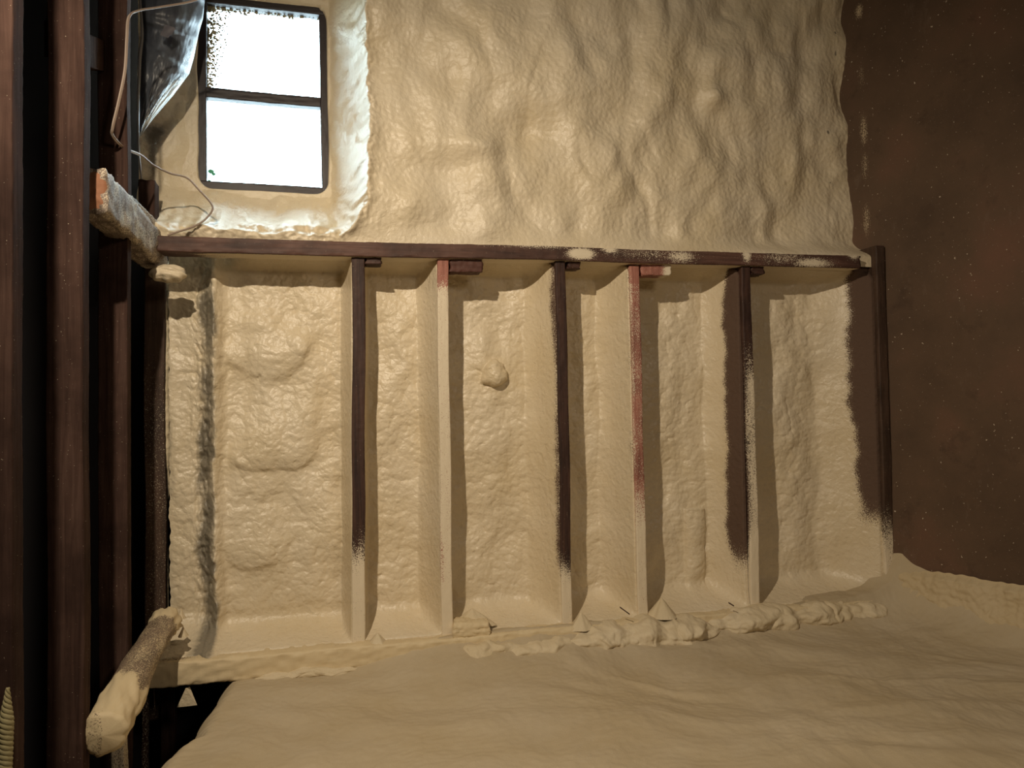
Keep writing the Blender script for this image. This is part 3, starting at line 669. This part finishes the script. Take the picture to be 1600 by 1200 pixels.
# ---------------------------------------------------------------- left wall: open studs running towards the camera
def lstud(Yf, label, w=.055, d=.085, z0=-.6, z1=CEIL, mt=M_LEFT, spray=None, seed=0, xo=0.0):
    # room-side narrow edge faces +X; broad side faces the camera
    b = Bag(); beam(b, (XL+xo, Yf + w/2, z0), (XL+xo, Yf + w/2, z1), w, d, (0, 1, 0), (-1, 0, 0), seed, seg=.010, spray=spray, wob=.006)
    return tag(b.build('wall_stud', mt), label, 'stud', 'open studs of the left wall')
def y_at(px, x=XL): 
    d = ray(px, 600); return x*d[1]/d[0]
YA, YB_, YC, YD = y_at(20), y_at(130), y_at(200), y_at(258)
print('left stud depths', YA, YB_, YC, YD)
lstud(YA, 'nearest open stud, at the left edge of the picture, with a rope at its foot', seed=71, w=.06)
lstud(YB_, 'tall reddish-brown open stud just left of the sawn beam end', seed=72, w=.06)
lstud(YC, 'narrow reddish open stud passing behind the sawn beam', seed=73, w=.05)
def spd(V, s): return np.where(V[..., 2] < ZT - .02, np.clip(.16*sst(ZT - .2, ZT - .6, V[..., 2]) + .06*noise(V[..., 0]*20, V[..., 2]*6, 3), 0, 1), .03)
lstud(YD, 'last open stud in the corner, foam-edged, left of the widest foam bay', seed=74, w=.045, d=.075, z1=ZT+.02, spray=spd, z0=ZB-.3, mt=M_BRN)

# blocking between the second and third open studs, near the top
b = Bag(); q0 = np.array([XL-.065, YB_+.06, float(P(135, 50, YB_)[2])]); q1 = np.array([XL-.065, YC, float(P(195, 90, YC)[2])])
beam(b, q0, q1, .10, .045, (0, 0, 1), (-1, 0, 0), 75, wob=.002)
tag(b.build('blocking', M_LEFT), 'short brown blocking nailed high between two open left studs', 'wood block')

# heavy sawn beam end (plate of the left wall)
Yb0 = 2.33; xr = -.575; w_ = .085
zt0 = float(P(150, 263, Yb0)[2]); zb0 = float(P(150, 334, Yb0)[2]); hb = zt0 - zb0
def spg(V, s): return np.clip(.28 + .25*noise(V[..., 1]*14, V[..., 2]*14, 8) + .15*(s == 0), 0, 1)
b = Bag(); beam(b, (xr, Yb0, (zt0+zb0)/2), (xr, 3.14, (zt0+zb0)/2 - .012), hb, w_, (0, 0, 1), (-1, 0, 0), 76, seg=.008, rough=.006, wob=.008, r=.014, spray=spg, endcut=.012)
sb = tag(b.build('sawn_beam', M_GREYW), 'heavy grey weathered beam with orange sawn end, above and left of the top plate', 'beam')
b = Bag(); rr0 = np.linspace(0, 1, 8); aa = np.linspace(0, 2*np.pi, 40, endpoint=False); Rr, A_ = np.meshgrid(rr0, aa, indexing='ij')
sup = (np.abs(np.cos(A_))**5 + np.abs(np.sin(A_))**5)**(-1/5)
ex = xr - w_/2 + Rr*sup*np.cos(A_)*w_*.42; ez = (zt0+zb0)/2 + Rr*sup*np.sin(A_)*hb*.44
ey = Yb0 - .006 - .004*noise(ex*60, ez*60, 3) + .012*Rr**6
b.add(np.stack([ex, ey, ez], -1), grid_faces(8, 40, wrap=True)); 
eg = b.build('end_grain', M_ENDGR, sb); eg['label'] = 'orange-brown sawn end'

# stub of a stud standing on the plate in the corner, with a splintered batten
b = Bag(); q = P(236, 286, 3.10); zt1 = float(q[2]); xx = float(P(246, 320, 3.10)[0])
beam(b, (xx-.028, 3.06, ZT+.03), (xx-.028, 3.06, zt1), .056, .08, (1, 0, 0), (0, 1, 0), 77, endcut=.004)
tag(b.build('stud_offcut', M_LEFT), 'short upright timber stub behind the left end of the top plate', 'wood block')
b = Bag(); beam(b, P(203, 312, 2.80), P(243, 350, 3.02), .030, .012, (0.2, -.2, .96), (0, 1, 0), 78, rough=.004, endcut=.02, seg=.005, spray=lambda V, s: np.full(V.shape[:2], .45))
tag(b.build('splintered_batten', M_GREYW), 'thin splintered batten between the sawn beam and the timber stub', 'wood strip')

# log leaning along the foot of the left wall
b = Bag(); L0 = P(160, 1150, 2.20); L1 = P(262, 968, 3.0)
n = 130; k = 44; t = np.linspace(0, 1, n); a = np.linspace(0, 2*np.pi, k, endpoint=False); T, A_ = np.meshgrid(t, a, indexing='ij')
ax = (L1-L0)/np.linalg.norm(L1-L0); u1 = np.cross(ax, [0, 0, 1]); u1 /= np.linalg.norm(u1); u2 = np.cross(u1, ax)
r = .052 - .008*T + .006*noise(np.cos(A_)*1.3 + T*4, np.sin(A_)*1.3, 5) + .003*noise(np.cos(A_)*5, np.sin(A_)*5 + T*9, 6)
capf = np.minimum(1, np.sqrt(np.clip(np.minimum(T, 1-T)/.012, 0, 1)))
fo = np.maximum(sst(.30, .20, T + .10*noise(np.cos(A_)*1.5, np.sin(A_)*1.5, 9)), sst(.86, .93, T + .05*noise(np.cos(A_)*2, np.sin(A_)*2, 10)))
r = r*capf + fo*(.006 + .006*noise(np.cos(A_)*3 + T*14, np.sin(A_)*3, 11))*capf
cen = L0 + (L1-L0)*T[..., None] + u2*(.012*np.sin(T*3.0))[..., None]
V = cen + u1*(r*np.cos(A_))[..., None] + u2*(r*np.sin(A_))[..., None]
sl = (np.clip(.38 + .85*fo + .2*noise(T*6, A_, 12) - .5*sst(.10, .0, T)*(np.cos(A_) < -.1), 0, 1.2))
fl = grid_faces(n, k, wrap=True, flip=True); ff = fo.ravel()[fl].mean(1); tf_ = T.ravel()[fl].mean(1)
M_LOG = wood_mat('log_bark', (.08, .055, .04), (.17, .12, .085), (.26, .19, .14), grain=(20, 3, 20), foam=(.66, .54, .34, 1))
log = bpy.data.objects.new('timber_log', None); C.objects.link(log)
def piece(nm, sel, mt):
    f_ = fl[sel]; ids, inv = np.unique(f_, return_inverse=True)
    return mesh_obj(nm, V.reshape(-1, 3)[ids], inv.reshape(f_.shape), mt, log, {'spray': sl.ravel()[ids], 'dirt': sl.ravel()[ids]*0})
piece('log_body', ff < .5, M_LOG)
piece('foam_crust', (ff >= .5) & (tf_ < .5), M_LOG)['label'] = 'foam crust on the near end'
piece('foam_crust', (ff >= .5) & (tf_ >= .5), M_LOG)['label'] = 'foam crust on the far end'
tag(log, 'round dusty log with foam-caked ends, leaning from the bottom left into the corner', 'log')
# torn foam crumbs around the log's far end
for k_, (px, py, r_) in enumerate([(275, 975, .022), (286, 990, .018), (283, 962, .016)]):
    heap(px, py, r_, .035, ['torn foam crumb on top of the log end', 'torn foam crumb right of the log end by the hole', 'torn foam crumb behind the log end'][k_], 31+k_, Y=2.99+.01*k_, group='foam crumbs at the log end')

# hanging foam shard in the hole under the sole plate
q = P(292, 1075, 2.96); b = Bag()
b.add([q + [-.004, 0, .0], q + [.008, .01, .0], q + [.034, 0, -.064], q + [-.034, .004, -.066], q + [0, .03, -.05]], [(0, 1, 2, 3), (1, 4, 2), (0, 3, 4), (0, 4, 1), (3, 2, 4)])
tag(b.build('foam_shard', M_FOAM_DRY, smooth=False), 'small triangular foam shard hanging in the dark hole', 'spray foam')
# joist and post below the broken floor
b = Bag(); beam(b, P(182, 1130, 2.45), P(190, 1320, 2.45), .035, .05, (1, 0, 0), (0, 1, 0), 81, spray=lambda V, s: np.full(V.shape[:2], .62))
tag(b.build('short_post', M_GREYW), 'pale short post under the near end of the log', 'post')
b = Bag(); beam(b, P(226, 1065, 3.06), P(226, 1290, 3.06), .020, .03, (1, 0, 0), (0, 1, 0), 82, spray=lambda V, s: np.full(V.shape[:2], .3))
beam(b, P(262, 1060, 3.2), P(262, 1290, 3.2), .05, .05, (1, 0, 0), (0, 1, 0), 83)
tag(b.build('cripple_stud', M_DARK), 'dark short stud seen deep in the hole below the sole plate', 'stud')

# foam lip along the last open stud (pale strip left of the shadow) and lump at its top
zz = np.linspace(ZB - .02, ZT - .0, 300); aa = np.linspace(0, np.pi, 14); Zg, A_ = np.meshgrid(zz, aa, indexing='ij')
r = .016*(1 + .5*noise(Zg*9, Zg*0, 91) + .25*noise(Zg*40, A_, 92))*sst(vz(800), vz(680), Zg) + .004
r = r + .022*np.exp(-((Zg - ZT + .03)/.035)**2)
yb = YD + .05
V = np.stack([XL - .004 + r*np.sin(A_)*.9, yb + r*np.cos(A_)*1.3, Zg], -1)
o = mesh_obj('foam_lip', V.reshape(-1, 3), grid_faces(300, 14), M_FOAM_DRY, None, {'dirt': Zg*0 + .1, 'spray': Zg*0})
tag(o, 'thin pale lip of foam down the edge of the corner stud', 'spray foam')
# knot of foam under the left end of the top plate
q = P(262, 428, 3.02); th = np.linspace(0, np.pi, 30); ph = np.linspace(0, 2*np.pi, 50, endpoint=False); TH, PH = np.meshgrid(th, ph, indexing='ij')
dx = np.sin(TH)*np.cos(PH); dy = np.sin(TH)*np.sin(PH); dz = np.cos(TH)
r = 1 + .25*noise(dx*1.8 + 3, dz*1.8 + dy, 95) + .10*blobs(dx*4 + dy, dz*4, 96)
V = np.stack([q[0] + .055*dx*r, q[1] + .04*dy*r, q[2] + .030*dz*r], -1)
o = mesh_obj('foam_knot', V.reshape(-1, 3), grid_faces(30, 50, wrap=True, flip=True), M_FOAM, None, {'dirt': TH*0, 'spray': TH*0})
tag(o, 'rounded knot of foam under the left end of the top plate', 'spray foam')

# ---------------------------------------------------------------- plastic film hanging left of the window
n, k = 200, 140
t = np.linspace(-.25, 1, n); v = np.linspace(0, 1, k); T, Vv = np.meshgrid(t, v, indexing='ij')
lp = [(-60, 216), (0, 219), (60, 222), (120, 219), (170, 217), (213, 217)]; rp = [(-60, 322), (0, 320), (30, 317), (50, 311), (90, 303), (115, 296), (150, 270), (185, 240), (213, 219)]
py = T*213
xl = np.interp(py, [a_[0] for a_ in lp], [a_[1] for a_ in lp]); xr_ = np.interp(py, [a_[0] for a_ in rp], [a_[1] for a_ in rp])
px = xl + (xr_ - xl)*Vv
wdt = (xr_ - xl)/100.0
Yp = 3.05 - .085*wdt*np.sin(np.pi*np.clip(Vv, 0, 1))**.75 + .12*Vv*wdt
# horizontal crimp rings and creases
for (c0, sl, a_) in [(48, 24, .010), (30, 18, .006), (88, 42, -.010), (-10, 20, .006)]:
    d_ = py - (c0 + sl*(Vv - .5)*2*.6); Yp += a_*np.tanh(d_/4)*np.exp(-(d_/26)**2)
Yp += .009*noise(Vv*3.5, py/34, 501) + .0025*noise(Vv*10 + py/60, py/16, 502) + .0008*noise(Vv*24, py/8, 503)
D_ = fw[None, None]*F + R_[None, None]*(px[..., None] - W/2) - U_[None, None]*(py[..., None] - H/2)
V = EYE + D_*((Yp - EYE[1])/D_[..., 1])[..., None]
spf = np.clip(sst(.52, .95, Vv + .55*sst(.35, 1, T) - .25 + .12*noise(Vv*6, T*6, 504)), 0, 1)*sst(.22, .45, T)
M_PL = wood_mat('dusty_plastic', (.055, .06, .075), (.085, .095, .115), (.13, .145, .17), grain=(14, 14, 8), rough=.40, foam=(.50, .50, .46, 1), spk=120)
M_PL.node_tree.nodes['Principled BSDF'].inputs['Specular IOR Level'].default_value = .7
o = mesh_obj('plastic_sheeting', V.reshape(-1, 3), grid_faces(n, k), M_PL, None, {'spray': spf*.9})
sm_ = o.modifiers.new('thickness', 'SOLIDIFY'); sm_.thickness = .002
tag(o, 'dark crinkled plastic sheeting gathered to a point, hanging left of the window', 'plastic sheet')
b = Bag(); tube(b, [P(px_, py_, Y_) for px_, py_, Y_ in [(219, -40, 3.0), (219, 0, 3.0), (222, 45, 2.99), (219, 90, 3.0), (216, 150, 3.0), (216, 215, 3.0), (218, 250, 3.03), (221, 280, 3.06)]], [.004, .004, .0045, .006, .005, .004, .0035, .003], k=8, rough=.5, spray=0)
e_ = b.build('hem', plain('plastic_hem', (.34, .33, .33, 1), .45, var=.4), o); e_['label'] = 'pale folded hem'

# ---------------------------------------------------------------- loose cable
cp = [(340, -14, 2.75), (300, 2, 2.72), (250, 11, 2.68), (215, 17, 2.62), (202, 27, 2.58), (199, 60, 2.56), (196, 110, 2.55), (186, 160, 2.55), (177, 198, 2.56), (177, 212, 2.58), (195, 231, 2.66), (220, 242, 2.80),
      (240, 258, 2.92), (266, 271, 3.0), (292, 278, 3.06), (312, 298, 3.06), (330, 318, 3.02), (331, 330, 3.0), (318, 345, 2.99), (300, 355, 2.985), (275, 363, 2.985), (262, 368, 2.985)]
b = Bag(); tube(b, [P(*c_) for c_ in cp], [.0035]*len(cp), k=8, sub=8, spray=0)
cb = b.build('loose_cable', M_WIRE); tag(cb, 'thin loose cable looping from above past the left studs to the plate', 'cable')
b = Bag(); tube(b, [P(x_-2, y_+.5, Y_-.004) for x_, y_, Y_ in cp[3:12]], [.0028]*9, k=8, sub=8, spray=0)
b.build('second_core', plain('cable_sheath_pale', (.48, .38, .31, 1), .5), cb)['label'] = 'paler wire running beside it'

# ---------------------------------------------------------------- rope at the foot of the nearest stud
b = Bag(); r0 = P(12, 1075, YA-.03); r1 = P(4, 1290, YA-.03)
rope = bpy.data.objects.new('twisted_rope', None); C.objects.link(rope)
for ph in range(3):
    pts = []
    for i in range(61):
        t_ = i/60; a_ = t_*2*np.pi*9 + ph*2*np.pi/3; c_ = r0 + (r1-r0)*t_
        pts.append(c_ + [.0065*math.cos(a_)*min(1, .25+t_*3), .0065*math.sin(a_)*min(1, .25+t_*3), 0])
    b = Bag(); tube(b, pts, [.0072*min(1, .3 + t_*3) for t_ in np.linspace(0, 1, 61)], k=8, sub=3, spray=0); b.build('rope_strand', M_ROPE, rope)
tag(rope, 'twisted greenish rope hanging at the bottom left beside the nearest stud', 'rope')

# crossing strip of tape on the plastic sheeting
ii = slice(70, 92)
n_a = np.array([EYE + ray(px_, py_)*((Y_ - EYE[1])/ray(px_, py_)[1]) for px_, py_, Y_ in [(258, 38, 2.965), (275, 44, 2.958), (263, 60, 2.962), (250, 55, 2.972)]])
b = Bag(); pts = []
for i in range(9):
    for j in range(9):
        u_, v_ = i/8, j/8
        pts.append((n_a[0]*(1-u_) + n_a[1]*u_)*(1-v_) + (n_a[3]*(1-u_) + n_a[2]*u_)*v_ + [0, .002*math.sin(u_*7+v_*5), .0015*math.sin(v_*9)])
b.add(pts, grid_faces(9, 9)); tp = b.build('tape_strip', plain('clear_tape', (.20, .19, .21, 1), .22), bpy.data.objects['plastic_sheeting']); tp['label'] = 'shiny paler strip of tape'

# loose dark splinters lying on the foam at the foot of the bays
for (a_, b_, yv, lab) in [((969, 949), (984, 960), 2.93, 'dark wood splinter on the foam left of the red stud foot'), ((1139, 942), (1147, 947), 2.93, 'dark wood splinter on the foam left of the speckled stud foot')]:
    b = Bag(); beam(b, P(a_[0], a_[1], yv), P(b_[0], b_[1], yv-.02), .005, .005, (0, 0, 1), (0, 1, 0), 91, seg=.004, r=.0012, rough=.001)
    tag(b.build('wood_splinter', M_DARK), lab, 'splinter', 'splinters on the foam')
